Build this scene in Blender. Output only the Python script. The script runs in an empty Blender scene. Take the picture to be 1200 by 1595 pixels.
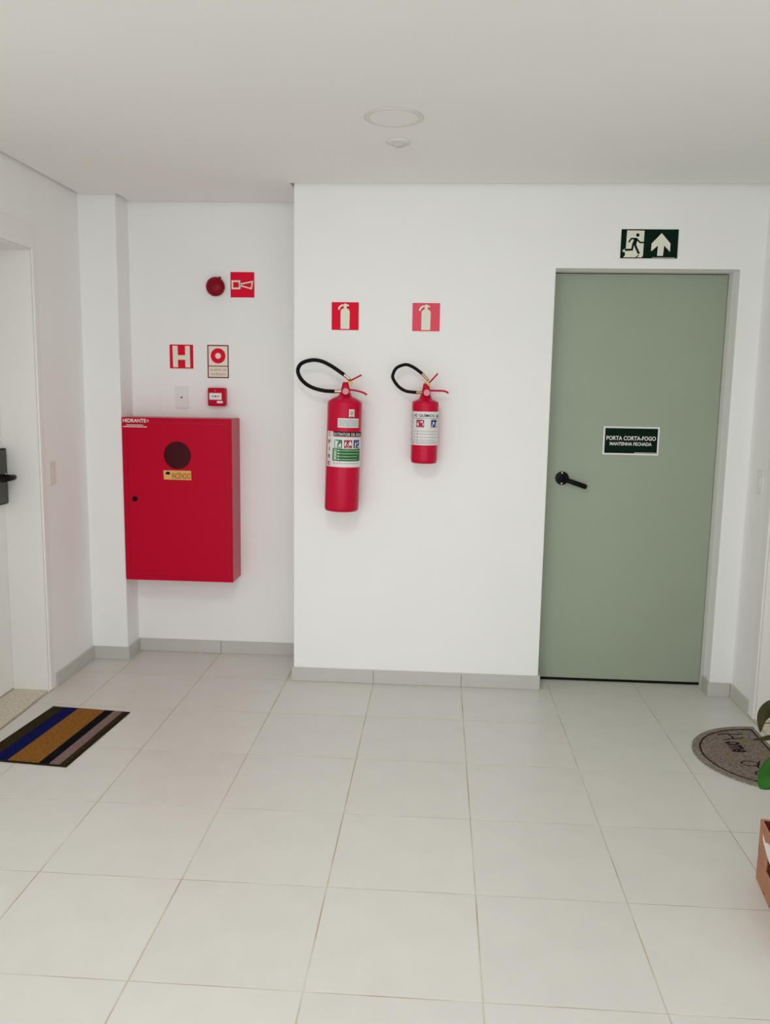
import bpy, bmesh, math, random
from mathutils import Vector, Matrix
C = bpy.context.scene
COL = C.collection
PI = math.pi
rnd = random.Random(7)

# ------------------------------------------------------------------ camera
F, PITCH, YAW, ROLL = 1309.67, -0.1454001, 0.0624145, 0.0163079
cam = bpy.data.objects.new('camera', bpy.data.cameras.new('camera'))
COL.objects.link(cam)
fw = Vector((-math.sin(YAW)*math.cos(PITCH), math.cos(YAW)*math.cos(PITCH), math.sin(PITCH)))
rt = fw.cross(Vector((0, 0, 1))).normalized()
up = rt.cross(fw)
c_, s_ = math.cos(ROLL), math.sin(ROLL)
r2 = c_*rt + s_*up
u2 = -s_*rt + c_*up
M = Matrix((r2, u2, -fw)).transposed().to_4x4()
M.translation = Vector((0.71949, -4.14964, 1.50078))
cam.matrix_world = M
cam.data.sensor_fit = 'VERTICAL'
cam.data.sensor_height = 36
cam.data.lens = 36*F/1595
cam.data.clip_start = .05
C.camera = cam

# ------------------------------------------------------------------ light
w = bpy.data.worlds.new('world'); C.world = w
w.use_nodes = True
bg = w.node_tree.nodes['Background']
bg.inputs[0].default_value = (.93, .97, 1, 1)
bg.inputs[1].default_value = 1.0
def area(name, loc, target, sx, sy, power, col):
    l = bpy.data.lights.new(name, 'AREA'); l.shape = 'RECTANGLE'
    l.size = sx; l.size_y = sy; l.energy = power; l.color = col
    o = bpy.data.objects.new(name, l); COL.objects.link(o)
    o.location = loc
    o.rotation_euler = (Vector(target)-Vector(loc)).to_track_quat('-Z', 'Y').to_euler()
    return o
area('daylight_through_balcony_door', (.5, -6.62, 1.2), (.2, -1, 2.1), 6.6, 2.2, 82, (.96, .985, 1))
for ly in (-2.35, -4.6):  # unseen fill lights added under the ceiling to raise the ambient level
    area('added_fill_light', (.3, ly, 2.44), (.3, ly, 0), .6, .6, 17, (1, .985, .965))
C.view_settings.view_transform = 'Standard'
C.view_settings.look = 'None'
C.view_settings.gamma = 1
C.view_settings.use_curve_mapping = False
C.view_settings.exposure = -0.15
C.cycles.use_denoising = True
C.cycles.max_bounces = 16
C.cycles.diffuse_bounces = 10

# ------------------------------------------------------------------ materials
def srgb(*c):
    return tuple(((v/255)/12.92 if v/255 <= .04045 else ((v/255+.055)/1.055)**2.4) for v in c)
def mat(name, col, rough=.6, spec=.4, metal=0, noise=0, nscale=30, bump=0, bscale=200, coat=0, rand=0, col2=None):
    m = bpy.data.materials.new(name); m.use_nodes = True
    nt = m.node_tree; b = nt.nodes['Principled BSDF']
    b.inputs['Base Color'].default_value = (*col, 1)
    b.inputs['Roughness'].default_value = rough
    b.inputs['Specular IOR Level'].default_value = spec
    b.inputs['Metallic'].default_value = metal
    b.inputs['Coat Weight'].default_value = coat
    tc = nt.nodes.new('ShaderNodeTexCoord')
    last = None
    if noise or col2:
        n = nt.nodes.new('ShaderNodeTexNoise'); n.inputs['Scale'].default_value = nscale
        n.inputs['Detail'].default_value = 5
        nt.links.new(tc.outputs['Object'], n.inputs['Vector'])
        r = nt.nodes.new('ShaderNodeValToRGB')
        a = col; d = col2 or tuple(v*(1-noise) for v in col)
        r.color_ramp.elements[0].position = .35; r.color_ramp.elements[1].position = .65
        r.color_ramp.elements[0].color = (*d, 1); r.color_ramp.elements[1].color = (*a, 1)
        nt.links.new(n.outputs['Fac'], r.inputs['Fac'])
        last = r.outputs['Color']
        nt.links.new(last, b.inputs['Base Color'])
    if rand:
        oi = nt.nodes.new('ShaderNodeObjectInfo')
        h = nt.nodes.new('ShaderNodeHueSaturation')
        mr = nt.nodes.new('ShaderNodeMapRange')
        mr.inputs['To Min'].default_value = 1-rand; mr.inputs['To Max'].default_value = 1+rand*.4
        nt.links.new(oi.outputs['Random'], mr.inputs['Value'])
        nt.links.new(mr.outputs['Result'], h.inputs['Value'])
        if last: nt.links.new(last, h.inputs['Color'])
        else: h.inputs['Color'].default_value = (*col, 1)
        nt.links.new(h.outputs['Color'], b.inputs['Base Color'])
    if bump:
        n2 = nt.nodes.new('ShaderNodeTexNoise'); n2.inputs['Scale'].default_value = bscale
        n2.inputs['Detail'].default_value = 3
        nt.links.new(tc.outputs['Object'], n2.inputs['Vector'])
        bp = nt.nodes.new('ShaderNodeBump'); bp.inputs['Strength'].default_value = bump
        bp.inputs['Distance'].default_value = .002
        nt.links.new(n2.outputs['Fac'], bp.inputs['Height'])
        nt.links.new(bp.outputs['Normal'], b.inputs['Normal'])
    return m
m_wall = mat('wall_paint', (.87, .872, .862), .75, .2, noise=.015, nscale=2.5, bump=.06, bscale=140)
m_ceil = mat('ceiling_paint', (.86, .853, .83), .85, .1, noise=.015, nscale=2)
m_tile = mat('porcelain_tile', (.645, .635, .60), .36, .42, noise=.04, nscale=7, rand=.025, bump=.03, bscale=20)
m_skirt = mat('skirting_tile', (.56, .55, .51), .35, .4, noise=.04, nscale=9, rand=.04)
m_grout = mat('grout', (.61, .575, .505), .9, .1, col2=(.40, .325, .215), nscale=4)
m_granite = mat('granite', (.68, .64, .52), .4, .4, col2=(.50, .45, .345), nscale=90)
m_trim = mat('white_lacquer', (.82, .81, .79), .4, .35)
m_green = mat('green_door_paint', (.335, .385, .30), .42, .3, noise=.04, nscale=3, bump=.05, bscale=60)
m_red = mat('red_enamel', (.52, .004, .027), .35, .06)
m_cyl = mat('red_cylinder_paint', (.53, .004, .036), .2, .16)
m_redsign = mat('red_sign_print', (.74, .008, .038), .4, .05)
m_redfade = mat('faded_red_sign_print', (.76, .085, .13), .4, .1)
m_cream = mat('photoluminescent_cream', (.76, .77, .64), .5, .2)
m_darkred = mat('dark_red_print', (.22, .012, .018), .5, .3)
m_cream2 = mat('pinkish_cream', (.80, .745, .64), .5, .2)
m_dkgreen = mat('dark_green_print', (.0035, .016, .009), .5, .04)
m_white = mat('white_print', (.78, .77, .75), .5, .3)
m_black = mat('black_plastic', (.005, .0045, .004), .35, .12)
m_rubber = mat('black_rubber', (.005, .0045, .004), .45, .1, bump=.2, bscale=400)
m_blackprint = mat('black_print', (.010, .009, .009), .5, .05)
m_steel = mat('bright_metal', (.62, .6, .54), .3, .5, metal=1)
m_brass = mat('dull_brass', (.55, .42, .22), .35, .5, metal=1)
m_yellow = mat('yellow_plastic', (.75, .55, .10), .4, .4)
m_stick = mat('yellow_sticker', (.72, .44, .12), .5, .3)
m_gaugef = mat('gauge_face', (.60, .22, .24), .25, .5)
m_label = mat('label_white', (.72, .70, .70), .4, .4)
m_paper = mat('grey_paper', (.56, .60, .58), .5, .3, noise=.2, nscale=120)
m_grnprint = mat('green_print', (.012, .12, .018), .4, .3)
m_tealprint = mat('teal_green_print', (.04, .15, .08), .4, .3)
m_bluprint = mat('blue_print', (.012, .035, .16), .4, .3)
m_crimson = mat('crimson_print', (.38, .01, .05), .4, .3)
m_glass = mat('dark_red_glass', (.055, .005, .010), .15, .12)
m_siren = mat('siren_red_plastic', (.24, .004, .014), .25, .12)
m_sens = mat('sensor_plastic', (.72, .71, .68), .6, .2)
m_pvc = mat('white_pvc', (.79, .78, .76), .4, .35)
m_ring = mat('lamp_ring', (.70, .69, .66), .5, .3)
m_diff = mat('lamp_diffuser', (.83, .82, .79), .5, .3)
m_card = mat('cardboard', (.46, .225, .13), .75, .15, noise=.18, nscale=14)
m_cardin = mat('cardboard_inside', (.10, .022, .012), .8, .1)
m_soil = mat('soil', (.03, .018, .01), .95, .05, noise=.5, nscale=60)
m_leafA = mat('leaf_bright', (.022, .125, .008), .35, .12, col2=(.012, .07, .006), nscale=18)
m_leafB = mat('leaf_dark', (.012, .014, .004), .45, .1, col2=(.055, .048, .014), nscale=25)
m_stem = mat('stem', (.05, .06, .02), .5, .3)
m_pot = mat('plastic_pot', (.12, .035, .02), .5, .3)
def pile(name, a, b):
    return mat(name, a, .95, .05, col2=b, nscale=110, bump=.8, bscale=420)
m_p_olive = pile('olive_pile', (.045, .033, .012), (.018, .014, .006))
m_p_blue = pile('blue_pile', (.006, .010, .10), (.003, .005, .05))
m_p_ochre = pile('ochre_pile', (.30, .135, .028), (.20, .08, .014))
m_p_black = pile('black_pile', (.006, .006, .009), (.003, .003, .004))
m_p_mauve = pile('mauve_pile', (.25, .17, .155), (.17, .11, .10))
m_p_edge = mat('mat_edge', (.022, .014, .007), .8, .1)
m_p_grey = pile('grey_pile', (.30, .25, .215), (.13, .105, .095))
m_p_rim = pile('grey_rim_pile', (.33, .29, .255), (.16, .14, .125))
m_p_line = pile('brown_line_pile', (.035, .018, .012), (.02, .01, .008))
m_p_flower = pile('flower_pile', (.30, .22, .10), (.20, .15, .07))
m_gapshade = mat('gap_shade', (.012, .012, .01), .8, .1)

# ------------------------------------------------------------------ helpers
def link(name, me, m, parent=None, kind=None, smooth=False):
    me.name = name
    o = bpy.data.objects.new(name, me); COL.objects.link(o)
    if m: me.materials.append(m)
    if parent is not None: o.parent = parent
    if kind: o['kind'] = kind
    if smooth:
        for p in me.polygons: p.use_smooth = True
    return o
def obj(name, bm, m, parent=None, kind=None, smooth=False, recalc=True):
    me = bpy.data.meshes.new(name)
    if recalc: bmesh.ops.recalc_face_normals(bm, faces=bm.faces[:])
    bm.to_mesh(me); bm.free()
    return link(name, me, m, parent, kind, smooth)
def tag(o, label, cat=None, group=None):
    o['label'] = label
    if cat: o['category'] = cat
    if group: o['group'] = group
    return o
def thing(name, label, cat, loc, rot=(0, 0, 0), group=None):
    o = bpy.data.objects.new(name, None); COL.objects.link(o)
    o.empty_display_size = .05
    o.location = loc; o.rotation_euler = rot
    return tag(o, label, cat, group)
def box(x0, x1, y0, y1, z0, z1, bev=0, seg=2, bm=None):
    b = bmesh.new()
    g = bmesh.ops.create_cube(b, size=1)
    for v in b.verts:
        v.co = ((x0+x1)/2+v.co.x*(x1-x0), (y0+y1)/2+v.co.y*(y1-y0), (z0+z1)/2+v.co.z*(z1-z0))
    if bev: bmesh.ops.bevel(b, geom=b.edges[:], offset=bev, segments=seg, affect='EDGES', profile=.5)
    if bm is None: return b
    me = bpy.data.meshes.new('t'); b.to_mesh(me); bm.from_mesh(me); bpy.data.meshes.remove(me); b.free()
    return bm
def prism(pts, fn0, fn1, bev=0):
    b = bmesh.new()
    A = [b.verts.new(fn0(*p)) for p in pts]; B = [b.verts.new(fn1(*p)) for p in pts]
    b.faces.new(A); b.faces.new(B[::-1])
    n = len(pts)
    for i in range(n): b.faces.new((A[i], A[(i+1) % n], B[(i+1) % n], B[i]))
    bmesh.ops.recalc_face_normals(b, faces=b.faces[:])
    if bev: bmesh.ops.bevel(b, geom=b.edges[:], offset=bev, segments=2, affect='EDGES', profile=.5)
    return b
def lathe(prof, seg=40, bm=None, axis='z', org=(0, 0, 0)):
    b = bm or bmesh.new(); rings = []
    for r, z in prof:
        ring = []
        if r < 1e-6: 
            pts = [(0, 0, z)]
        else:
            pts = [(r*math.cos(2*PI*i/seg), r*math.sin(2*PI*i/seg), z) for i in range(seg)]
        for x, y, zz in pts:
            p = (x, y, zz)
            if axis == 'y': p = (x, -zz, y)      # profile height runs towards -Y (off a wall facing the camera)
            elif axis == 'x': p = (zz, x, y)
            elif axis == '-x': p = (-zz, x, y)
            elif axis == '-z': p = (x, y, -zz)
            ring.append(b.verts.new((p[0]+org[0], p[1]+org[1], p[2]+org[2])))
        rings.append(ring)
    for a, c in zip(rings, rings[1:]):
        for i in range(seg):
            j = (i+1) % seg
            f = [a[i % len(a)], a[j % len(a)], c[j % len(c)], c[i % len(c)]]
            f = list(dict.fromkeys(f))
            if len(f) > 2: b.faces.new(f)
    return b
def smoothpath(pts, n=8):
    P = [Vector(p) for p in pts]; out = []
    for i in range(len(P)-1):
        p0 = P[max(i-1, 0)]; p1 = P[i]; p2 = P[i+1]; p3 = P[min(i+2, len(P)-1)]
        for k in range(n):
            t = k/n
            out.append(.5*((2*p1)+(p2-p0)*t+(2*p0-5*p1+4*p2-p3)*t*t+(3*p1-p0-3*p2+p3)*t**3))
    out.append(P[-1]); return out
def tube(pts, rad, seg=12, bm=None, flat=1):
    b = bm or bmesh.new(); P = [Vector(p) for p in pts]; n = len(P)
    rad = rad if isinstance(rad, (list, tuple)) else [rad]*n
    ref = None; rings = []
    for i in range(n):
        t = (P[min(i+1, n-1)]-P[max(i-1, 0)]).normalized()
        if ref is None:
            ref = t.orthogonal().normalized() if abs(t.y) > .7 else Vector((0, 1, 0))
        ref = (ref-t*ref.dot(t)).normalized(); q = t.cross(ref)
        rings.append([b.verts.new(P[i]+rad[i]*(math.cos(2*PI*k/seg)*ref*flat+math.sin(2*PI*k/seg)*q)) for k in range(seg)])
    for a, c in zip(rings, rings[1:]):
        for k in range(seg):
            b.faces.new((a[k], a[(k+1) % seg], c[(k+1) % seg], c[k]))
    b.faces.new(rings[0]); b.faces.new(rings[-1][::-1])
    return b
# ---- flat print: 2D shapes laid on a surface through a mapping fn(u, v) -> point
class Art:
    def __init__(self): self.polys = []
    def poly(self, pts): self.polys.append([tuple(p) for p in pts]); return self
    def rect(self, u0, v0, u1, v1, n=1):
        for i in range(n):
            a = u0+(u1-u0)*i/n; b = u0+(u1-u0)*(i+1)/n
            self.poly([(a, v0), (b, v0), (b, v1), (a, v1)])
        return self
    def frame(self, u0, v0, u1, v1, t):
        self.rect(u0, v0, u1, v0+t); self.rect(u0, v1-t, u1, v1)
        self.rect(u0, v0+t, u0+t, v1-t); self.rect(u1-t, v0+t, u1, v1-t); return self
    def disc(self, u, v, r, n=24, ry=None):
        ry = ry or r
        return self.poly([(u+r*math.cos(2*PI*i/n), v+ry*math.sin(2*PI*i/n)) for i in range(n)])
    def ring(self, u, v, r0, r1, n=32):
        for i in range(n):
            a = 2*PI*i/n; b = 2*PI*(i+1)/n
            self.poly([(u+r0*math.cos(a), v+r0*math.sin(a)), (u+r1*math.cos(a), v+r1*math.sin(a)),
                       (u+r1*math.cos(b), v+r1*math.sin(b)), (u+r0*math.cos(b), v+r0*math.sin(b))])
        return self
    def stroke(self, pts, w, closed=False):
        P = [Vector(p) for p in pts]; n = len(P); L = []; R = []
        for i in range(n):
            if closed: a, c = P[i-1], P[(i+1) % n]
            else: a, c = P[max(i-1, 0)], P[min(i+1, n-1)]
            d1 = (P[i]-a).normalized() if (P[i]-a).length > 0 else None
            d2 = (c-P[i]).normalized() if (c-P[i]).length > 0 else None
            if d1 is None: d1 = d2
            if d2 is None: d2 = d1
            n1 = Vector((-d1.y, d1.x)); n2 = Vector((-d2.y, d2.x))
            m_ = (n1+n2); m_ = m_.normalized() if m_.length > 1e-6 else n1
            k = (w/2)/max(.45, m_.dot(n1))
            L.append(P[i]+m_*k); R.append(P[i]-m_*k)
        for i in range(n if closed else n-1):
            j = (i+1) % n
            self.poly([R[i], R[j], L[j], L[i]])
        return self
    def text(self, s, u0, v0, u1, v1, bold=.0, rot=None):
        for pts in text_polys(s, bold):
            self.poly([(u0+p[0]*(u1-u0), v0+p[1]*(v1-v0)) for p in pts])
        return self
    def build(self, name, m, fn, parent=None):
        b = bmesh.new()
        for pl in self.polys:
            vs = [b.verts.new(fn(*p)) for p in pl]
            b.faces.new(vs)
        return obj(name, b, m, parent, recalc=False)
_tc = {}
def text_polys(s, bold):
    key = (s, bold)
    if key in _tc: return _tc[key]
    cu = bpy.data.curves.new('t', 'FONT'); cu.body = s; cu.size = 1; cu.offset = bold
    cu.resolution_u = 3; cu.fill_mode = 'FRONT' if hasattr(cu, 'fill_mode') and False else cu.fill_mode
    cu.dimensions = '2D'; cu.fill_mode = 'BOTH'
    o = bpy.data.objects.new('t', cu); COL.objects.link(o)
    bpy.context.view_layer.update()
    me = bpy.data.meshes.new_from_object(o.evaluated_get(bpy.context.evaluated_depsgraph_get()))
    V = [v.co.copy() for v in me.vertices]
    x0 = min(v.x for v in V); x1 = max(v.x for v in V); y0 = min(v.y for v in V); y1 = max(v.y for v in V)
    out = [[((V[i].x-x0)/(x1-x0), (V[i].y-y0)/max(1e-6, y1-y0)) for i in p.vertices] for p in me.polygons]
    bpy.data.objects.remove(o); bpy.data.curves.remove(cu); bpy.data.meshes.remove(me)
    _tc[key] = out
    return out
def onwall(x0, z0, y):
    return lambda u, v: (x0+u, y, z0+v)
def copy_tree(o, parent=None):
    c = o.copy(); COL.objects.link(c)
    if parent is not None: c.parent = parent
    for ch in list(o.children):
        copy_tree(ch, c)
    return c

# ------------------------------------------------------------------ structure
XL, XR, H = -1.1596, 2.2157, 2.4594
AY, CY, CX = .4037, .2299, -.9622
DX0, DX1, DH, DY = 1.2527, 2.1066, 2.0805, .156
LY = .1485                                   # front of the fire door leaf
YB = -6.5
YL, LX0, LX1 = -3.02, -3.6, 4.6      # unseen wider space behind the camera, added to spread the daylight
S = .45; GX = .4145
ZT = 2.492
# floor: grout bed, every tile a part
fl = obj('floor', box(LX0-.1, LX1+.1, YB-.3, AY+.2, -.08, -.0010), m_grout, kind='structure')
rows = [(-(j+1)*S, -j*S) for j in range(0, 15)]+[(0, S)]
tile_cache = {}
def lay(x0, x1, y0, y1):
    g = .0020
    key = (round(x1-x0, 4), round(y1-y0, 4))
    if key not in tile_cache:
        b = box(-(x1-x0)/2+g, (x1-x0)/2-g, -(y1-y0)/2+g, (y1-y0)/2-g, -.008, 0, .0005, 1)
        me = bpy.data.meshes.new('tile'); bmesh.ops.recalc_face_normals(b, faces=b.faces[:]); b.to_mesh(me); b.free()
        me.materials.append(m_tile); tile_cache[key] = me
    o = bpy.data.objects.new('tile', tile_cache[key]); COL.objects.link(o); o.parent = fl
    o.location = ((x0+x1)/2, (y0+y1)/2, rnd.uniform(-.0003, .0003))
for (y0, y1) in rows:
    for i in range(-9, 10):
        x0 = GX+i*S; x1 = x0+S
        if y0 >= 0:                                     # row inside alcove and door recess
            a0, a1 = max(x0, XL), min(x1, 0)
            if a1-a0 > .02: lay(a0, a1, 0, AY)
            a0, a1 = max(x0, DX0), min(x1, DX1)
            if a1-a0 > .01: lay(a0, a1, 0, DY+.06)
        else:
            lo, hi = (XL, XR) if y1 > YL+.2 else (LX0, LX1)
            a0, a1 = max(x0, lo), min(x1, hi)
            if a1-a0 > .01: lay(a0, a1, y0, y1)
# walls
pts = [(0, 0), (0, ZT), (XR+.2, ZT), (XR+.2, 0), (DX1, 0), (DX1, DH), (DX0, DH), (DX0, 0)]
obj('wall_back', prism(pts, lambda x, z: (x, 0, z-.001), lambda x, z: (x, AY+.12, z-.001), .003), m_wall, kind='structure')
obj('wall_alcove', box(XL-.2, 0.02, AY, AY+.12, -.001, ZT), m_wall, kind='structure')
obj('wall_column', box(XL-.02, CX, CY, AY+.01, -.001, ZT, .003), m_wall, kind='structure')
LD0, LD1, LDH = -1.16, -.305, 2.105          # left door opening
pts = [(AY+.12, 0), (AY+.12, ZT), (YL, ZT), (YL, 0), (LD0, 0), (LD0, LDH), (LD1, LDH), (LD1, 0)]
obj('wall_left', prism(pts, lambda y, z: (XL, y, z-.001), lambda y, z: (XL-.2, y, z-.001), .003), m_wall, kind='structure')
RD0, RD1, RDH = -1.19, -.325, 2.105
pts = [(.01, 0), (.01, ZT), (YL, ZT), (YL, 0), (RD0, 0), (RD0, RDH), (RD1, RDH), (RD1, 0)]
obj('wall_right', prism(pts, lambda y, z: (XR, y, z-.001), lambda y, z: (XR+.2, y, z-.001), .003), m_wall, kind='structure')
obj('wall_added_left', box(LX0-.1, LX0, YB, YL+.02, -.001, ZT), m_wall, kind='structure')
obj('wall_added_right', box(LX1, LX1+.1, YB, YL+.02, -.001, ZT), m_wall, kind='structure')
obj('wall_added_front_left', box(LX0, XL-.2, YL, YL+.1, -.001, ZT), m_wall, kind='structure')
obj('wall_added_front_right', box(XR+.2, LX1, YL, YL+.1, -.001, ZT), m_wall, kind='structure')
pts = [(LX0-.1, 0), (LX0-.1, ZT), (LX1+.1, ZT), (LX1+.1, 0), (3.9, 0), (3.9, 2.38), (-2.9, 2.38), (-2.9, 0)]
obj('wall_rear', prism(pts, lambda x, z: (x, YB, z-.001), lambda x, z: (x, YB-.1, z-.001)), m_wall, kind='structure')
g = .018
pts = [(LX0+g, YB+g), (LX0+g, YL-g), (XL+g, YL-g), (XL+g, CY-g), (CX+g, CY-g), (CX+g, AY-g), (-g, AY-g), (-g, -g), (XR-g, -g), (XR-g, YL-g), (LX1-g, YL-g), (LX1-g, YB+g)]
obj('ceiling', prism(pts, lambda x, y: (x, y, H), lambda x, y: (x, y, H+.013)), m_ceil, kind='structure')
obj('trim_ceiling_slab', box(LX0-.1, LX1+.1, YB-.1, AY+.12, ZT-.008, ZT+.1), m_ceil, kind='structure')
# skirting: tiles along each wall, cut where the floor joints are
HB, TB = .0715, .0095
def skirting(name, pieces):
    r = bpy.data.objects.new(name, None); COL.objects.link(r); r['kind'] = 'structure'
    for (x0, x1, y0, y1) in pieces:
        obj('skirting_tile', box(x0, x1, y0, y1, .0003, HB, .0012, 1), m_skirt, r)
    return r
j = [GX, GX+S, GX+2*S]
e = .0012
skirting('baseboard_back', [(-TB, j[0]-e, -TB, -.0002), (j[0]+e, j[1]-e, -TB, -.0002), (j[1]+e, DX0+TB, -TB, -.0002),
                            (DX0+.0002, DX0+TB, -.0002, DY-.05), (DX1-TB, DX1-.0002, .0, .1), (DX1-TB, XR-TB, -TB, -.0002)])
skirting('baseboard_alcove', [(CX+TB, GX-2*S-e, AY-TB, AY-.0002), (GX-2*S+e, -.0005, AY-TB, AY-.0002),
                              (CX+.0002, CX+TB, CY-.001, AY-.0002), (-TB, -.0002, .0008, AY-TB-.001)])
skirting('baseboard_left', [(XL+TB, CX+TB, CY-TB, CY-.0002), (XL+.0002, XL+TB, -.228, CY-TB*0-.001)])
skirting('baseboard_right', [(XR-TB, XR-.0002, -.245, -TB-.001)])

# ------------------------------------------------------------------ fire door (door_2)
d = bpy.data.objects.new('door_2', None); COL.objects.link(d); d['kind'] = 'structure'
tag(d, 'pale green metal fire door set back in the white wall')
obj('door_leaf', box(DX0+.002, DX1-.0045, LY, LY+.045, .016, DH-.006, .002), m_green, d)
fr = bmesh.new()
box(DX1-.002, DX1-.0004, .086, LY+.06, .0, DH-.0004, .0005, 1, fr)
box(DX0+.0004, DX1-.0022, .086, LY+.06, DH-.002, DH-.0004, .0005, 1, fr)
obj('door_frame', fr, m_trim, d)
sl = bmesh.new()  # near-black filler paints in the shade behind and below the leaf
box(DX0+.0004, DX1-.0024, LY+.0455, LY+.06, .0003, DH-.003, 0, 1, sl)
box(DX0+.002, DX1-.0045, LY+.006, LY+.0455, .0003, .0155, 0, 1, sl)
obj('door_gap_shade', sl, m_gapshade, d)
h = obj('handle_rosette', lathe([(0, 0), (.034, 0), (.034, .006), (.030, .010), (.016, .012), (.013, .03), (0, .032)], 32, None, 'y', (1.349, LY, 1.067)), m_black, d, smooth=False)
def rotlev(p):
    a = math.radians(-18.5); x, y, z = p
    return (1.349+x*math.cos(a)-z*math.sin(a), y, 1.067+x*math.sin(a)+z*math.cos(a))
lv = tube([rotlev(p) for p in ((-.004, LY-.032, 0), (.05, LY-.033, 0), (.118, LY-.033, 0), (.126, LY-.033, 0))], [.0125, .0122, .0128, .010], 14)
obj('lever', lv, m_black, h, smooth=True)
for sz in (-.026, .0275):
    obj('screw', lathe([(0, 0), (.0042, 0), (.0042, .002), (0, .003)], 12, None, 'y', (1.349-.002, LY-.009, 1.067+sz)), m_steel, h)

# ------------------------------------------------------------------ apartment doors
def casing(parent, X, sgn, y0, y1, hh, wside, wtop, yo):
    c = bmesh.new()
    x0, x1 = sorted((X+sgn*.0005, X+sgn*.011))
    box(x0, x1, y1, y1+wside, .012, hh+wtop, .002, 2, c)
    box(x0, x1, y0-wside, y0, .012, hh+wtop, .002, 2, c)
    box(x0, x1, y0, y1, hh, hh+wtop, .002, 2, c)
    return obj('door_casing', c, m_trim, parent)
d1 = bpy.data.objects.new('door_1', None); COL.objects.link(d1); d1['kind'] = 'structure'
tag(d1, 'white apartment door at the left edge with black lock')
obj('door_leaf', box(XL-.215, -1.335, LD0+.006, LD1-.004, .018, LDH-.006, .002), m_trim, d1)
casing(d1, XL, 1, LD0, LD1, LDH, .043, .108, 0)
jb = bmesh.new()
box(-1.3345, XL+.0004, LD1-.006, LD1-.0003, .013, LDH-.0005, 0, 1, jb)
box(-1.3345, XL+.0004, LD0+.0003, LD0+.006, .013, LDH-.0005, 0, 1, jb)
box(-1.3345, XL+.0004, LD0+.006, LD1-.006, LDH-.007, LDH-.0005, 0, 1, jb)
obj('door_jamb', jb, m_trim, d1)
obj('threshold', box(-1.36, XL-.005, LD0, LD1, .0003, .0125, .001, 1), m_granite, d1)
lk = obj('lock_body', box(-1.3348, -1.303, -.425, -.329, .936, 1.198, .006, 3), m_black, d1)
obj('lock_face', box(-1.3032, -1.3015, -.417, -.337, .944, 1.190, .0006, 1), mat('lock_glass', (.02, .022, .02), .12, .5), lk)
obj('lock_lever', tube([(-1.303, -.362, 1.065), (-1.270, -.362, 1.065), (-1.254, -.364, 1.065), (-1.250, -.378, 1.0645), (-1.250, -.48, 1.063)], [.012, .011, .0125, .0125, .011], 14), m_black, lk, smooth=True)
obj('keyhole_cap', lathe([(0, 0), (.005, 0), (.004, .003), (0, .004)], 12, None, 'x', (-1.3015, -.352, 1.078)), m_steel, lk)
d3 = bpy.data.objects.new('door_3', None); COL.objects.link(d3); d3['kind'] = 'structure'
obj('door_leaf', box(XR+.175, XR+.215, RD0+.006, RD1-.006, .018, RDH-.006, .002), m_trim, d3)
casing(d3, XR, -1, RD0, RD1, RDH, .06, .108, 0)
jb = bmesh.new()
box(XR-.0004, XR+.1745, RD1-.006, RD1-.0003, .013, RDH-.0005, 0, 1, jb)
box(XR-.0004, XR+.1745, RD0+.0003, RD0+.006, .013, RDH-.0005, 0, 1, jb)
box(XR-.0004, XR+.1745, RD0+.006, RD1-.006, RDH-.007, RDH-.0005, 0, 1, jb)
obj('door_jamb', jb, m_trim, d3)
obj('threshold', box(XR-.004, XR+.2, RD0-.03, RD1+.055, .0003, .0115, .001, 1), m_granite, d3)

# ------------------------------------------------------------------ hydrant cabinet
X0, X1, Z0, Z1, YF = -.9575, -.3685, .4535, 1.3305, .222
cb = thing('hydrant_cabinet', 'red metal fire hydrant cabinet on the wall with a round dark window', 'cabinet', ((X0+X1)/2, AY, Z0))
def rel(o):
    return Matrix.Translation(-Vector(o.location))
def put(name, bm, m, root, smooth=False, parent=None):
    bm.transform(root.matrix_basis.inverted())
    return obj(name, bm, m, parent or root, smooth=smooth)
put('body', box(X0, X1, YF+.004, AY-.0002, Z0, Z1, .002), mat('red_enamel_gloss', (.46, .01, .035), .35, .5), cb)
# front: outer rim and the sunken-edge door
rim = bmesh.new(); t = .026
for a in ((X0, X1, Z0, Z0+t), (X0, X1, Z1-t, Z1), (X0, X0+t, Z0+t, Z1-t), (X1-t, X1, Z0+t, Z1-t)):
    box(a[0], a[1], YF, YF+.004, a[2], a[3], 0, 1, rim)
put('front_frame', rim, m_red, cb)
wx, wz, wr = -.662, 1.134, .0735
N = 48
dr = bmesh.new()
dx0, dx1, dz0, dz1 = X0+t+.003, X1-t-.003, Z0+t+.003, Z1-t-.003
def sq(a):
    c, s = math.cos(a), math.sin(a); ks = []
    if c > 1e-9: ks.append((dx1-wx)/c)
    if c < -1e-9: ks.append((dx0-wx)/c)
    if s > 1e-9: ks.append((dz1-wz)/s)
    if s < -1e-9: ks.append((dz0-wz)/s)
    k = min(ks); return (wx+c*k, wz+s*k)
angs = sorted(set([2*PI*i/N for i in range(N)]+[math.atan2(z-wz, x-wx) % (2*PI) for x in (dx0, dx1) for z in (dz0, dz1)]))
yo = YF+.0005
out = [dr.verts.new((sq(a)[0], yo, sq(a)[1])) for a in angs]
inn = [dr.verts.new((wx+wr*math.cos(a), yo, wz+wr*math.sin(a))) for a in angs]
out2 = [dr.verts.new((v.co.x, YF+.0038, v.co.z)) for v in out]
inn2 = [dr.verts.new((v.co.x, YF+.0038, v.co.z)) for v in inn]
n = len(angs)
for i in range(n):
    k = (i+1) % n
    dr.faces.new((out[i], out[k], inn[k], inn[i])); dr.faces.new((out[i], out[k], out2[k], out2[i]))
    dr.faces.new((inn[i], inn[k], inn2[k], inn2[i]))
door = put('cabinet_door', dr, m_red, cb)
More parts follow.
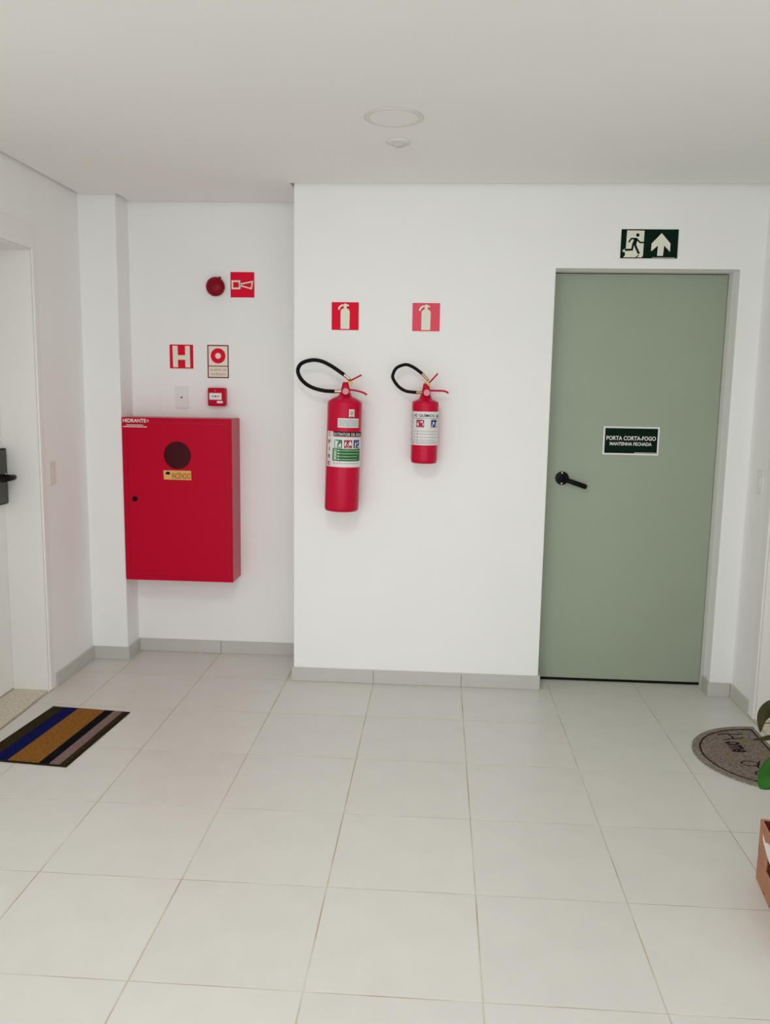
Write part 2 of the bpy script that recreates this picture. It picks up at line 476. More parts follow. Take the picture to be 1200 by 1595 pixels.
put('window_pane', lathe([(0, .0008), (wr+.002, .0008), (wr+.002, 0)], 40, None, 'y', (wx, YF+.0036, wz)), m_glass, cb, parent=door)
put('lock', lathe([(0, 0), (.0135, 0), (.0135, .006), (.010, .009), (0, .009)], 24, None, 'y', (-.897, YF, .897)), m_black, cb, parent=door)
CBI = cb.matrix_basis.inverted()
def cbw(u, v, y=YF-.0006): return CBI @ Vector((u, y, v))
Art().text('HIDRANTE', -.952, 1.304, -.826, 1.3235, .02).build('lettering', m_white, cbw, cb)
a = Art()
a.ring(-.817, 1.3135, .0035, .0055, 16)
for i in range(16):
    a.rect(-.934+i*.0058, 1.2885, -.934+i*.0058+.0048, 1.2925)
for i in range(19):
    a.rect(-.951+i*.0068, 1.279, -.951+i*.0068+.0060, 1.2838)
a.build('small_print', m_white, cbw, cb)['kind'] = 'stuff'
st = Art().poly([(-.7385, 1.0535), (-.5895, 1.0535), (-.5880, 1.004), (-.7365, 1.0045)]).build('sticker', m_stick, lambda u, v: cbw(u, v, YF-.0004), door)
tag(st, 'yellow INCÊNDIO sticker')
st.data.name = 'sticker'
b = Art().text('INCÊNDIO', -.692, 1.0095, -.592, 1.049, .012)
b.build('lettering', mat('brown_red_print', (.34, .045, .012), .5, .1), lambda u, v: cbw(u, v, YF-.0008), cb)
em = Art()
em.disc(-.713, 1.040, .010, 12, .006); em.poly([(-.730, 1.032), (-.7, 1.032), (-.715, 1.049)])
em.poly([(-.727, 1.041), (-.719, 1.045), (-.721, 1.036)])
em.build('emblem', m_blackprint, lambda u, v: cbw(u, v, YF-.0008), cb)

# ------------------------------------------------------------------ signs
def sign(name, label, x0, z0, wd, ht, y, m, t=.0025, rotz=0, group=None, curl=0):
    r = thing(name, label, 'sign', (x0+wd/2, y, z0), group=group)
    obj('panel', box(-wd/2, wd/2, -t, -.0001, 0, ht, .0004, 1), m, r)
    fn = lambda u, v: (u-wd/2, -t-.0003, v)
    fn2 = lambda u, v: (u-wd/2, -t-.0006, v)
    return r, fn, fn2
def extinguisher_picto(fn, r):
    # coordinates traced in the sign's own unit square
    k = .1315
    def q(x, y): return ((x-105)/247*k, (352-y)/255*k)
    a = Art()
    a.poly([q(*p) for p in ((187, 342), (268, 342), (270, 182), (265, 168), (254, 158), (240, 152), (240, 140), (216, 140), (216, 152), (203, 158), (192, 167), (187, 180))][::-1])
    a.poly([q(*p) for p in ((214, 140), (242, 140), (246, 133), (258, 134), (264, 126), (258, 118), (242, 117), (236, 109), (224, 109), (216, 117), (210, 122))][::-1])
    a.stroke([q(*p) for p in ((214, 122), (196, 127), (182, 137), (173, 150), (171, 166))], .0085)
    a.build('pictogram', m_cream, fn, r)
r, f1, f2 = sign('fire_extinguisher_sign', 'bright red sign with cream extinguisher pictogram above the tall extinguisher', .1855, 1.7805, .1315, .1315, -.0001, m_redsign)
extinguisher_picto(f1, r)
r, f1, f2 = sign('fire_extinguisher_sign', 'faded pinkish red extinguisher pictogram sign above the short extinguisher', .5775, 1.7795, .1320, .1325, -.0001, m_redfade)
extinguisher_picto(f1, r)
# exit sign
r, f1, f2 = sign('exit_sign', 'dark green exit sign with running figure and up arrow over the green door', 1.549, 2.1265, .263, .1315, -.0001, m_dkgreen)
def q(x, y):
    v = (y-135)/360; l = 232-20*v
    return ((x-l)/710*.263, (1-v)*.1315)
a = Art()
a.poly([q(*p) for p in ((300, 150), (516, 152), (497, 455), (490, 470), (478, 484), (248, 484), (272, 460), (272, 425), (262, 417), (238, 413), (252, 388), (283, 374))][::-1])
a.poly([q(*p) for p in ((730, 182), (838, 310), (832, 412), (760, 335), (745, 463), (672, 463), (683, 335), (597, 408), (603, 312))][::-1])
for i in range(22):
    a.poly([q(612+i*13, 490), q(621+i*13, 490), q(621+i*13, 483), q(612+i*13, 483)])
a.build('pictogram', m_cream, f1, r)
a = Art().disc(*q(432, 207), .0080, 20)
px = .263/710
a.stroke([q(*p) for p in ((416, 256), (440, 278), (462, 299), (518, 299))], 20*px)
a.stroke([q(*p) for p in ((424, 252), (352, 252), (318, 298))], 20*px)
a.poly([q(*p) for p in ((372, 246), (428, 246), (430, 262), (412, 325), (362, 318), (385, 262))][::-1])
a.stroke([q(*p) for p in ((376, 312), (360, 388), (270, 392))], 25*px)
a.stroke([q(*p) for p in ((394, 318), (418, 378), (446, 440))], 28*px)
a.stroke([q(*p) for p in ((408, 486), (434, 462), (446, 462))], 13*px)
a.build('running_figure', m_dkgreen, f2, r)
# siren sign
r, f1, f2 = sign('alarm_siren_sign', 'red square sign with cream horn symbol right of the round siren', -.4110, 1.9715, .1285, .1315, AY-.0001, m_redsign)
def q(x, y): return ((x-652)/203*.1285, (346-y)/214*.1315)
px = .1285/203
a = Art()
a.stroke([q(668, 209), q(729, 209), q(729, 270), q(668, 270)], 14*px, True)
a.stroke([q(735, 233), q(840, 212), q(829, 271), q(735, 246)], 11*px, True)
a.build('pictogram', m_cream, f1, r)
# H sign
r, f1, f2 = sign('hydrant_sign', 'red square sign with large cream letter H above the cabinet', -.7495, 1.5925, .1295, .1275, AY-.0001, m_redsign)
def q(x, y): return ((x-135)/199*.1295, (950-y)/205*.1275)
a = Art()
for pl in (((160, 755), (203, 755), (205, 940), (163, 940)), ((266, 755), (306, 755), (308, 940), (267, 940)), ((203, 836), (266, 836), (267, 875), (204, 875))):
    a.poly([q(*p) for p in pl][::-1])
a.build('lettering', m_cream, f1, r)
# fire alarm sign
r, f1, f2 = sign('fire_alarm_sign', 'cream ALARME DE INCÊNDIO sign with red ring and dark red border', -.5415, 1.5440, .1165, .1765, AY-.0001, m_cream2)
a = Art().frame(0, 0, .1165, .1765, .0062)
a.rect(.0062, .0612, .1103, .0662)
a.build('border', m_darkred, f1, r)
Art().ring(.0585, .1185, .0155, .0405, 40).build('pictogram', m_redsign, f1, r)
m_fade = mat('faded_red_print', (.34, .14, .12), .5, .2)
Art().text('ALARME DE', .014, .0375, .1035, .0510, .0).build('lettering', m_fade, f1, r)
Art().text('INCÊNDIO', .018, .0140, .1010, .0310, .0).build('lettering', m_fade, f1, r)
# fire door plate: on the door leaf, its own thing
r, f1, f2 = sign('fire_door_sign', 'white bordered dark green PORTA CORTA-FOGO plate on the green door', 1.5435, 1.1915, .277, .1420, LY-.0002, m_white)
Art().rect(.0085, .0085, .2685, .1335).build('ground', m_dkgreen, f1, r)
Art().text('PORTA CORTA-FOGO', .0165, .0735, .2605, .0945, .018).build('lettering', m_white, f2, r)
Art().text('MANTENHA FECHADA', .0340, .0470, .2410, .0640, .018).build('lettering', m_white, f2, r)
a = Art()
for i in range(16):
    a.rect(.158+i*.0068, .0105, .158+i*.0068+.005, .0135)
a.build('small_print', m_white, f2, r)['kind'] = 'stuff'

# ------------------------------------------------------------------ siren, call point, plates
s = thing('fire_siren', 'round dark red alarm siren left of the horn sign', 'alarm', (-.4885, AY, 2.0245))
obj('back_box', lathe([(0, 0), (.046, 0), (.0475, .004), (.0475, .016), (.045, .018), (0, .018)], 40, None, 'y'), m_siren, s)
obj('dome', lathe([(.0495, .018), (.0505, .022), (.0495, .027), (.046, .034), (.038, .042), (.026, .047), (.012, .0495), (0, .050)], 40, None, 'y'), m_siren, s, smooth=True)
obj('tab', box(.017, .029, -.024, -.006, .043, .052, .002), m_siren, s)
c = thing('manual_call_point', 'small red square fire alarm call point with white pane', 'alarm', (-.4835, AY, 1.394))
obj('housing', box(-.0475, .0475, -.052, -.0002, 0, .0975, .008, 3), m_red, c)
fn = lambda u, v: (u, -.0524, v)
pn = obj('press_pane', box(-.037, .030, -.0535, -.0518, .034, .070, .001, 1), m_white, c)
a = Art()
fn2 = lambda u, v: (u, -.0538, v)
a.poly([(-.026, .0525), (-.014, .0565), (-.014, .0485)]); a.poly([(.019, .0525), (.008, .0565), (.008, .0485)][::-1])
a.disc(-.003, .052, .0045, 14)
a.build('print', m_blackprint, fn2, c)
Art().rect(.004, .016, .036, .0275).build('small_label', m_white, fn, c)
Art().disc(-.004, .083, .004, 12, .003).build('status_lamp', m_gaugef, fn, c)
p = thing('blank_wall_plate', 'white blank wall plate with small black hole above the cabinet', 'wall plate', (-.686, AY, 1.377))
obj('cover', box(-.0355, .0355, -.006, -.0002, 0, .118, .003, 2), m_pvc, p)
obj('cable_hole', lathe([(0, 0), (.0045, 0), (.0045, .001), (0, .0015)], 16, None, 'y', (-.001, -.0062, .060)), m_black, p)
p = thing('light_switch', 'white light switch beside the white door on the left wall', 'switch', (XL, -.182, 1.012))
obj('plate', box(.0002, .007, -.035, .035, 0, .113, .0025, 2), mat('switch_plate', (.74, .71, .67), .5, .2), p)
obj('rocker', box(.006, .0085, -.012, .012, .035, .078, .001, 1), bpy.data.materials['switch_plate'], p)
p = thing('light_switch', 'white wall switch at the right edge beside the fire door', 'switch', (XR, -.166, 1.045))
obj('plate', box(-.007, -.0002, -.035, .035, 0, .113, .0025, 2), m_pvc, p)
obj('rocker', box(-.0095, -.006, -.012, .012, .035, .078, .001, 1), m_pvc, p)
obj('screw', lathe([(0, 0), (.003, 0), (.003, .001), (0, .0012)], 12, None, '-x', (-.0072, 0, .056)), m_ring, p)
# ceiling fittings
p = thing('round_ceiling_lamp', 'round flush ceiling lamp, switched off, with a thin ring', 'lamp', (.5305, -.985, H))
obj('trim_ring', lathe([(.086, .0003), (.106, .0003), (.107, .0025), (.101, .0042), (.092, .0042), (.086, .0022), (.086, .0003)], 64, None, '-z'), m_ring, p, smooth=True)
obj('diffuser', lathe([(.0865, .0008), (.0865, .0018), (0, .002)], 64, None, '-z'), m_diff, p)
p = thing('presence_sensor', 'small white domed sensor on the ceiling beyond the lamp', 'sensor', (.5335, -.69, H))
obj('base', lathe([(0, .0003), (.0465, .0003), (.047, .006), (.045, .0085), (.030, .011), (0, .0112)], 48, None, '-z'), m_sens, p, smooth=False)
obj('lens', lathe([(.024, .011), (.0225, .016), (.017, .0205), (.010, .0225), (0, .023)], 40, None, '-z'), mat('sensor_lens', (.60, .59, .56), .5, .2), p, smooth=False)

# ------------------------------------------------------------------ fire extinguishers
def extinguisher(name, label, base, tilt, R, hbody, hs, valve):
    root = thing(name, label, 'extinguisher', base, (0, tilt, 0))
    prof = [(0, .004), (R*.80, .004), (R*.84, 0), (R*.95, .002), (R*.995, .012), (R, .02), (R, hbody-.008), (R*.985, hbody-.001), (R*.94, hbody+hs*.18),
            (R*.80, hbody+hs*.48), (R*.60, hbody+hs*.80), (.034, hbody+hs), (.029, hbody+hs+.007), (.0245, hbody+hs+.018), (.022, hbody+hs+.03), (0, hbody+hs+.03)]
    obj('cylinder', lathe(prof, 64), m_cyl, root, smooth=True)
    inv = root.matrix_basis.inverted() if False else (Matrix.Translation(Vector(base)) @ Matrix.Rotation(tilt, 4, 'Y')).inverted()
    return root, inv
def cylmap(R, d, off=0):
    def f(a, z):      # a in degrees from straight front (towards -Y), positive to the right
        t = math.radians(a+off)
        return ((R+d)*math.sin(t), -(R+d)*math.cos(t), z)
    return f
def wrapped(name, m, R, d, a0, a1, z0, z1, parent, n=None):
    n = n or max(1, int((a1-a0)/6))
    A = Art()
    for i in range(n): A.rect(a0+(a1-a0)*i/n, z0, a0+(a1-a0)*(i+1)/n, z1)
    o = A.build(name, m, cylmap(R, d), parent)
    return o
def textwrap(A, s, a0, z0, a1, z1, bold):
    A.text(s, a0, z0, a1, z1, bold)
def tpart(name, bm, m, root, inv, smooth=True, parent=None):
    bm.transform(inv); return obj(name, bm, m, parent or root, smooth=smooth)
def valve_set(root, inv, vx, vy, vz0, vz1, gz, hose, fer1, fer2, lever, handle, fm, seal):
    v = bmesh.new()
    lathe([(0, vz0-.01), (.0215, vz0-.01), (.0215, vz0+.02), (.019, vz0+.028), (.018, vz0+.035), (.0155, vz0+.04), (.0165, vz1-.012), (.012, vz1), (0, vz1)], 28, v, 'z', (vx, vy, 0))
    va = tpart('valve_body', v, m_cyl, root, inv)
    g_ = lathe([(0, 0), (.0165, 0), (.0175, .004), (.0175, .012), (.016, .014), (0, .014)], 28, None, 'y', (vx+.004, vy-.017, gz))
    ga = tpart('pressure_gauge', g_, m_cyl, root, inv, False)
    tpart('gauge_dial', lathe([(0, .0), (.0148, 0), (.0145, .001), (0, .0012)], 24, None, 'y', (vx+.004, vy-.031, gz)), m_gaugef, root, inv, False, ga)
    hp = smoothpath(hose, 6)
    tpart('hose', tube(hp, .0092 if fm is m_steel else .0078, 14), m_rubber, root, inv)
    for fa, fb in (fer1, fer2):
        fa, fb = Vector(fa), Vector(fb); dd = fb-fa
        rr = .0088 if fm is m_steel else .0075
        tpart('hose_ferrule', tube([fa, fa+dd*.12, fa+dd*.2, fa+dd*.85, fb], [rr*1.15, rr*1.15, rr*.95, rr*.95, rr*.7], 14), fm, root, inv)
    tpart('squeeze_lever', tube(smoothpath(lever, 5), .0042, 10, None, 2.0), m_cyl, root, inv)
    tpart('carry_handle', tube(smoothpath(handle, 6), .0048, 10, None, 2.2), m_cyl, root, inv)
    sx, sz = seal
    sb = tube([(sx-.012, vy-.016, sz+.006), (sx, vy-.018, sz), (sx+.012, vy-.018, sz-.003)], [.004, .0055, .0045], 8)
    tube([(sx-.002, vy-.018, sz), (sx+.006, vy-.019, sz-.012)], [.004, .003], 8, sb)
    tpart('safety_seal', sb, m_yellow, root, inv)
    # pull pin ring
    ring = [(vx-.022+.009*math.cos(t), vy-.004, vz1-.012+.009*math.sin(t)) for t in [2*PI*i/16 for i in range(17)]]
    tpart('pin_ring', tube(ring, .0014, 6), m_steel, root, inv)
    return va
# tall one: water
Y1 = -.105; R1 = .083
e1, inv1 = extinguisher('fire_extinguisher', 'tall red water fire extinguisher with green panelled label and long black hose', (.2525, Y1, .911), .025, R1, .524, .028, None)
Vy = -.115
valve_set(e1, inv1, .2690, Vy, 1.478, 1.530, 1.486,
    [(x, Vy-.005, z) for x, z in ((.222, 1.485), (.171, 1.487), (.12, 1.498), (.081, 1.517), (.052, 1.546), (.040, 1.580), (.052, 1.609), (.081, 1.625), (.12, 1.631), (.159, 1.624), (.199, 1.605), (.231, 1.585), (.2655, 1.5615))],
    ((.218, Vy-.005, 1.485), (.254, Vy-.005, 1.485)), ((.2625, Vy-.005, 1.5635), (.291, Vy-.005, 1.541)),
    [(.280, Vy, 1.532), (.298, Vy, 1.540), (.345, Vy, 1.564)], [(.278, Vy, 1.494), (.300, Vy, 1.493), (.332, Vy, 1.488), (.357, Vy, 1.480), (.372, Vy, 1.471)], m_steel, (.294, 1.527))
zb = .911
lb = wrapped('label', m_label, R1, .0003, -61, 104, 1.129-zb, 1.297-zb, e1)
L = lambda: cylmap(R1, .0009)
wrapped('label_header', m_blackprint, R1, .0006, -31, 92, 1.2755-zb, 1.297-zb, lb)
a = Art(); a.text('EXTINTOR DE ÁGUA', -28, 1.2785-zb, 80, 1.2950-zb, .01)
a.build('lettering', m_white, L(), lb)
a = Art(); a.rect(-28, 1.2725-zb, 80, 1.2745-zb, 18)
a.build('red_rule', m_crimson, L(), lb)
a = Art()
for i, ch in enumerate('CFIRE'):
    zc = (1.284, 1.2465, 1.213, 1.178, 1.145)[i]-zb
    hw = 1.6 if ch == 'I' else 6.5
    Art().text(ch, -46-hw, zc-.0095, -46+hw, zc+.0095, .012).build('letter', m_crimson if i == 0 else m_blackprint, L(), lb)
wrapped('green_pictogram', m_tealprint, R1, .0006, -25, 2, 1.221-zb, 1.259-zb, lb)
wrapped('red_pictogram', m_crimson, R1, .0006, 8, 35, 1.221-zb, 1.259-zb, lb)
wrapped('blue_pictogram', m_bluprint, R1, .0006, 41, 68, 1.221-zb, 1.259-zb, lb)
wrapped('green_panel', m_grnprint, R1, .0006, -31, 77, 1.158-zb, 1.218-zb, lb)
a = Art()
def P1(a0, x, y): return (a0+27*x, 1.221-zb+.038*y)
a.poly([P1(-25, *p) for p in ((.08, .05), (.42, .05), (.40, .45), (.52, .75), (.48, .92), (.30, .80), (.22, .95), (.10, .90))])
a.poly([P1(-25, *p) for p in ((.52, .12), (.88, .12), (.86, .45), (.76, .70), (.70, .45), (.58, .40))])
a.poly([P1(8, *p) for p in ((.06, .38), (.14, .22), (.42, .06), (.66, .10), (.52, .35), (.30, .55), (.24, .85), (.10, .60))])
a.poly([P1(8, *p) for p in ((.62, .30), (.92, .32), (.95, .55), (.82, .75), (.74, .95), (.62, .60), (.52, .70))])
a.poly([P1(41, *p) for p in ((.20, .05), (.34, .05), (.40, .50), (.75, .55), (.78, .80), (.30, .85), (.18, .60))])
a.poly([P1(41, *p) for p in ((.62, .10), (.86, .10), (.84, .32), (.66, .32))])
a.build('pictogram_shapes', mat('pictogram_white', (.66, .72, .70), .4, .3), L(), lb)
a = Art(); a.rect(-26, 1.162-zb, -16, 1.214-zb, 2)
for i in range(4):
    zz = 1.2075-zb-i*.0137
    a.rect(-13, zz-.003, -6, zz+.004, 2)
    k = 0; x = -4
    while x < (66, 64, 54, 56)[i]:
        wd = rnd.uniform(3, 8); a.rect(x, zz-.0016, x+wd, zz+.0016); x += wd+1.2
x = 4
while x < 56:
    wd = rnd.uniform(3, 7); a.rect(x, 1.2145-zb, x+wd, 1.2165-zb); x += wd+1.5
a.build('instruction_lines', mat('pale_green_print', (.45, .62, .46), .5, .2), L(), lb)['kind'] = 'stuff'
a = Art()
for i in range(4): a.text(str(i+1), -22.5, 1.204-zb-i*.0137, -19.5, 1.211-zb-i*.0137, .02)
a.build('step_numbers', m_dkgreen, cylmap(R1, .0012), lb)
a = Art(); a.disc(-24, 1.1475-zb, 2.6, 12, .0038)
x = -18
while x < 70:
    wd = rnd.uniform(4, 10); a.rect(x, 1.1462-zb, x+wd, 1.149-zb, 2); x += wd+1.8
a.build('small_print', mat('pink_print', (.48, .22, .24), .5, .2), L(), lb)['kind'] = 'stuff'
ip = wrapped('inspection_sticker', m_label, R1, .0004, -15, 61, 1.317-zb, 1.3605-zb, e1)
wrapped('sticker_field', m_paper, R1, .0007, -12, 58, 1.3215-zb, 1.356-zb, ip)
ip = wrapped('seal_sticker', m_label, R1, .0004, 21, 40, 1.366-zb, 1.4035-zb, e1)
wrapped('seal_field', mat('olive_print', (.38, .40, .18), .5, .3), R1, .0007, 25, 36, 1.375-zb, 1.396-zb, ip)
wrapped('seal_band', m_dkgreen, R1, .0007, 23, 38, 1.3665-zb, 1.370-zb, ip)
# wall hook
def bracket(root, inv, x, y, z):
    b = box(x-.012, x+.012, y+.04, -.0002, z-.016, z+.016, .002)
    box(x-.02, x+.02, -.006, -.0002, z-.04, z+.03, .001, 1, b)
    tpart('wall_bracket', b, m_black, root, inv, False)
bracket(e1, inv1, .266, Y1, 1.36)
# short one: dry powder
Y2 = -.08; R2 = .0640
e2, inv2 = extinguisher('fire_extinguisher', 'short red powder fire extinguisher with white label and small hose loop', (.6490, Y2, 1.149), .007, R2, .292, .014, None)
Vy = -.088
valve_set(e2, inv2, .6530, Vy, 1.474, 1.530, 1.486,
    [(x, Vy-.005, z) for x, z in ((.612, 1.4865), (.56, 1.491), (.523, 1.511), (.497, 1.544), (.4925, 1.566), (.507, 1.597), (.536, 1.613), (.565, 1.615), (.601, 1.598), (.636, 1.572))],
    ((.606, Vy-.005, 1.4865), (.640, Vy-.005, 1.4865)), ((.632, Vy-.005, 1.5755), (.664, Vy-.005, 1.543)),
    [(.660, Vy, 1.530), (.672, Vy, 1.538), (.707, Vy, 1.577)], [(.660, Vy, 1.497), (.69, Vy, 1.496), (.738, Vy, 1.495), (.760, Vy, 1.486)], m_brass, (.660, 1.530))
zb = 1.149
lb = wrapped('label', m_label, R2, .0003, -112, 100, 1.238-zb, 1.397-zb, e2)
L = lambda: cylmap(R2, .0008)
a = Art()
a.text('PÓ', -50, 1.3695-zb, -33, 1.388-zb, .02)
a.text('QUÍMICO', -25, 1.3695-zb, 45, 1.388-zb, .02)
a.text('BC', 58, 1.3695-zb, 80, 1.3825-zb, .03)
a.rect(-62, 1.3645-zb, 86, 1.3657-zb, 24)
a.rect(-63, 1.246-zb, -61.5, 1.392-zb)
a.rect(-62, 1.253-zb, 86, 1.254-zb, 24)
for i, ch in enumerate('CFIRE'):
    zc = (1.378, 1.348, 1.322, 1.292, 1.262)[i]-zb
    hw = 1.2 if ch == 'I' else 5
    Art().text(ch, -76-hw, zc-.006, -76+hw, zc+.006, .02).build('letter', m_blackprint, L(), lb)
a.build('lettering', m_blackprint, L(), lb)
wrapped('red_pictogram', m_crimson, R2, .0006, -37, -2, 1.323-zb, 1.358-zb, lb)
wrapped('blue_pictogram', m_bluprint, R2, .0006, 28, 62, 1.323-zb, 1.358-zb, lb)
a = Art()
def P2(a0, x, y): return (a0+35*x, 1.323-zb+.035*y)
a.poly([P2(-37, *p) for p in ((.06, .35), (.25, .14), (.55, .06), (.85, .18), (.96, .42), (.88, .55), (.80, .85), (.66, .88), (.60, .72), (.40, .80), (.18, .66))])
a.build('pictogram_shape', m_label, L(), lb)
a = Art()
a.poly([P2(28, *p) for p in ((.06, .06), (.22, .10), (.30, .45), (.18, .70), (.40, .78), (.52, .60), (.44, .40), (.16, .30))])
a.build('pictogram_shape', m_label, L(), lb)
a = Art()
a.poly([P2(28, *p) for p in ((.62, .08), (.90, .12), (.92, .60), (.80, .80))])
a.build('pictogram_shape', m_label, L(), lb)
a = Art()
for i, zz in enumerate((1.304, 1.2905, 1.2755, 1.262)):
    zz -= zb
    a.disc(-46, zz, 2.4, 10, .0028); a.rect(-34, zz-.0024, -27, zz+.0024, 2)
    x = -21
    while x < (62, 54, 50, 44)[i]:
        wd = rnd.uniform(4, 9); a.rect(x, zz-.0011, x+wd, zz+.0011); x += wd+1.6
for a0, a1 in ((-35, -8), (30, 60)):
    a.rect(a0, 1.3605-zb, a1, 1.3625-zb, 4)
x = -40
while x < 60:
    wd = rnd.uniform(4, 10); a.rect(x, 1.2455-zb, x+wd, 1.248-zb); x += wd+3
a.build('small_print', mat('grey_print', (.24, .22, .22), .5, .2), L(), lb)['kind'] = 'stuff'
a = Art(); a.disc(-55, 1.246-zb, 4, 12, .004)
a.build('emblem', m_crimson, L(), lb)
bracket(e2, inv2, .651, Y2, 1.36)

# ------------------------------------------------------------------ striped doormat
mroot = thing('striped_doormat', 'rectangular doormat with blue, ochre, black and mauve stripes by the left door', 'doormat', (-.883, -.79, 0))
q0, q1, q2, q3 = (-1.053, -.488), (-.673, -.520), (-.717, -1.096), (-1.107, -1.062)
def bil(u, v):   # u across the stripes, v towards the camera
    x = (1-v)*((1-u)*q0[0]+u*q1[0])+v*((1-u)*q3[0]+u*q2[0])
    y = (1-v)*((1-u)*q0[1]+u*q1[1])+v*((1-u)*q3[1]+u*q2[1])
    return (x+.883, y+.79)
def patch(u0, v0, u1, v1, z0, z1):
    P = [bil(u0, v0), bil(u1, v0), bil(u1, v1), bil(u0, v1)]
    return prism(P, lambda x, y: (x, y, z0), lambda x, y: (x, y, z1), .0008)
obj('backing', patch(0, 0, 1, 1, .0003, .0045), m_p_edge, mroot)
e_ = .022
for nm, a0, a1, mm in (('olive_stripe', .022, .172, m_p_olive), ('blue_stripe', .172, .345, m_p_blue), ('ochre_stripe', .345, .690, m_p_ochre),
                       ('black_stripe', .690, .802, m_p_black), ('mauve_stripe', .802, .918, m_p_mauve), ('brown_stripe', .918, .975, m_p_olive)):
    obj(nm, patch(a0, .018, a1, .982, .004, .0075), mm, mroot)

# ------------------------------------------------------------------ half-moon doormat
hm = thing('half_moon_doormat', 'half-moon grey doormat with dark outline and script by the right wall', 'doormat', (2.18, -.722, 0))
def half(k, dx, rx, ry, n=40):
    P = [(-dx, ry*1.0), ]
    P = []
    for i in range(n+1):
        t = PI/2+PI*i/n
        c, s_2 = math.cos(t), math.sin(t)
        P.append((-dx+rx*math.copysign(abs(c)**.94, c), ry*s_2))
    return P
outl = half(0, .0, .352, .322)
obj('backing', prism(outl, lambda x, y: (x, y, .0003), lambda x, y: (x, y, .006)), m_p_rim, hm)
i1 = half(0, .018, .305, .288); i2 = half(0, .026, .290, .277)
a = Art()
for i in range(len(i1)-1): a.poly([i1[i], i1[i+1], i2[i+1], i2[i]])
a.poly([i1[-1], i1[0], i2[0], i2[-1]])
b = bmesh.new()
obj('inner_field', prism(i1, lambda x, y: (x, y, .0055), lambda x, y: (x, y, .0066)), m_p_grey, hm)
a.build('outline_band', m_p_line, lambda u, v: (u, v, .0071), hm)
T = Art()
def tm(u, v):            # reading direction -Y, letter tops towards +X
    return (v, -u, .0072)
# script word reading towards the camera
o_x, o_y = 2.18, -.722
def wl(x, y): return (-(y-o_y), x-o_x)
T.stroke([wl(*p) for p in ((1.985, -.512), (2.02, -.500), (2.075, -.500), (2.101, -.492))], .008)
T.stroke([wl(*p) for p in ((2.0, -.565), (2.04, -.55), (2.075, -.545), (2.09, -.535))], .007)
T.stroke([wl(*p) for p in ((2.035, -.50), (2.045, -.53), (2.04, -.556))], .007)
T.text('ome', -.140, -.188, -.030, -.125, .03)
T.build('script_lettering', m_p_line, tm, hm)
S2 = Art()
S2.stroke([(2.026-o_x+.034*math.cos(t), -.80-o_y+.024*math.sin(t)) for t in [2*PI*i/20 for i in range(20)]], .0065, True)
S2.stroke([(x-o_x, y-o_y) for x, y in ((2.075, -.772), (2.058, -.800), (2.045, -.835), (2.052, -.86), (2.022, -.878), (2.012, -.90), (2.03, -.915), (2.07, -.92))], .0065)
S2.build('scroll', m_p_line, lambda u, v: (u, v, .0072), hm)
fl_ = Art()
for cx, cy in ((2.085-o_x, -.575-o_y), (1.958-o_x, -.738-o_y), (2.115-o_x, -.71-o_y)):
    fl_ = Art()
    for k in range(6):
        t = 2*PI*k/6
        fl_.disc(cx+.02*math.cos(t), cy+.02*math.sin(t), .009, 8)
    fl_.build('flower_motif', m_p_flower, lambda u, v: (u, v, .0070), hm)

# ------------------------------------------------------------------ cardboard box and potted plant
th = math.radians(-7)
bx = thing('cardboard_box', 'brown cardboard box with a hand slot at the right edge of the floor', 'box', (1.7475, -1.632, 0), (0, 0, th))
W, D, HH, T_ = .36, .40, .2, .006
ZS = .080
def wallpiece(name, x0, x1, y0, y1, z0, z1):
    return obj(name, box(x0, x1, y0, y1, z0, z1, .0015, 1), m_card, bx)
obj('base', box(T_, W-T_, -D+T_, -T_, .0005, .006), m_card, bx)
# left side: lower band, upper band split by the hand slot
wallpiece('side_panel', 0, T_, -D, 0, .0005, ZS-.0012)
up_ = bmesh.new()
box(0, T_, -.094, 0, ZS+.0012, HH, .0012, 1, up_)
box(0, T_, -D, -.225, ZS+.0012, HH, .0012, 1, up_)
box(0, T_, -.2255, -.0935, .122, HH, .0012, 1, up_)
obj('side_panel', up_, m_card, bx)
wallpiece('side_panel', W-T_, W, -D, 0, .0005, HH)
wallpiece('end_panel', T_, W-T_, -T_, 0, .0005, HH)
wallpiece('end_panel', T_, W-T_, -D, -D+T_, .0005, HH)
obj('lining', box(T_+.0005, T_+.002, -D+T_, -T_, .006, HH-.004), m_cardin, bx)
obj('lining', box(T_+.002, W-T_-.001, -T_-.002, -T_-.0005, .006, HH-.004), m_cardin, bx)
a = Art().poly([(.040, .166), (.070, .158), (.105, .172), (.150, .170), (.150, .125), (.098, .134), (.060, .146), (.046, .152)])
lbp = bmesh.new()
obj('paper_label', prism([(.040, .168), (.070, .159), (.105, .174), (.150, .170), (.150, .125), (.098, .134), (.060, .147), (.046, .154)],
    lambda u, v: (-.0002, -u, v), lambda u, v: (-.0012, -u, v)), m_white, bx)
for (yy, zz) in ((-.006, HH-.006), (-.10, .010)):
    obj('staple', box(-.0012, -.0002, yy-.003, yy+.003, zz-.0012, zz+.0012), m_black, bx)
pl = thing('potted_plant', 'green leafy potted plant standing in the cardboard box at the right edge', 'plant', (1.93, -1.84, .0065), (0, 0, 0))
obj('pot', lathe([(0, 0), (.085, 0), (.09, .004), (.115, .165), (.12, .168), (.12, .182), (.112, .182), (.108, .165), (0, .165)], 40), m_pot, pl)
obj('soil', lathe([(.1075, .166), (.05, .172), (0, .174)], 30), m_soil, pl)
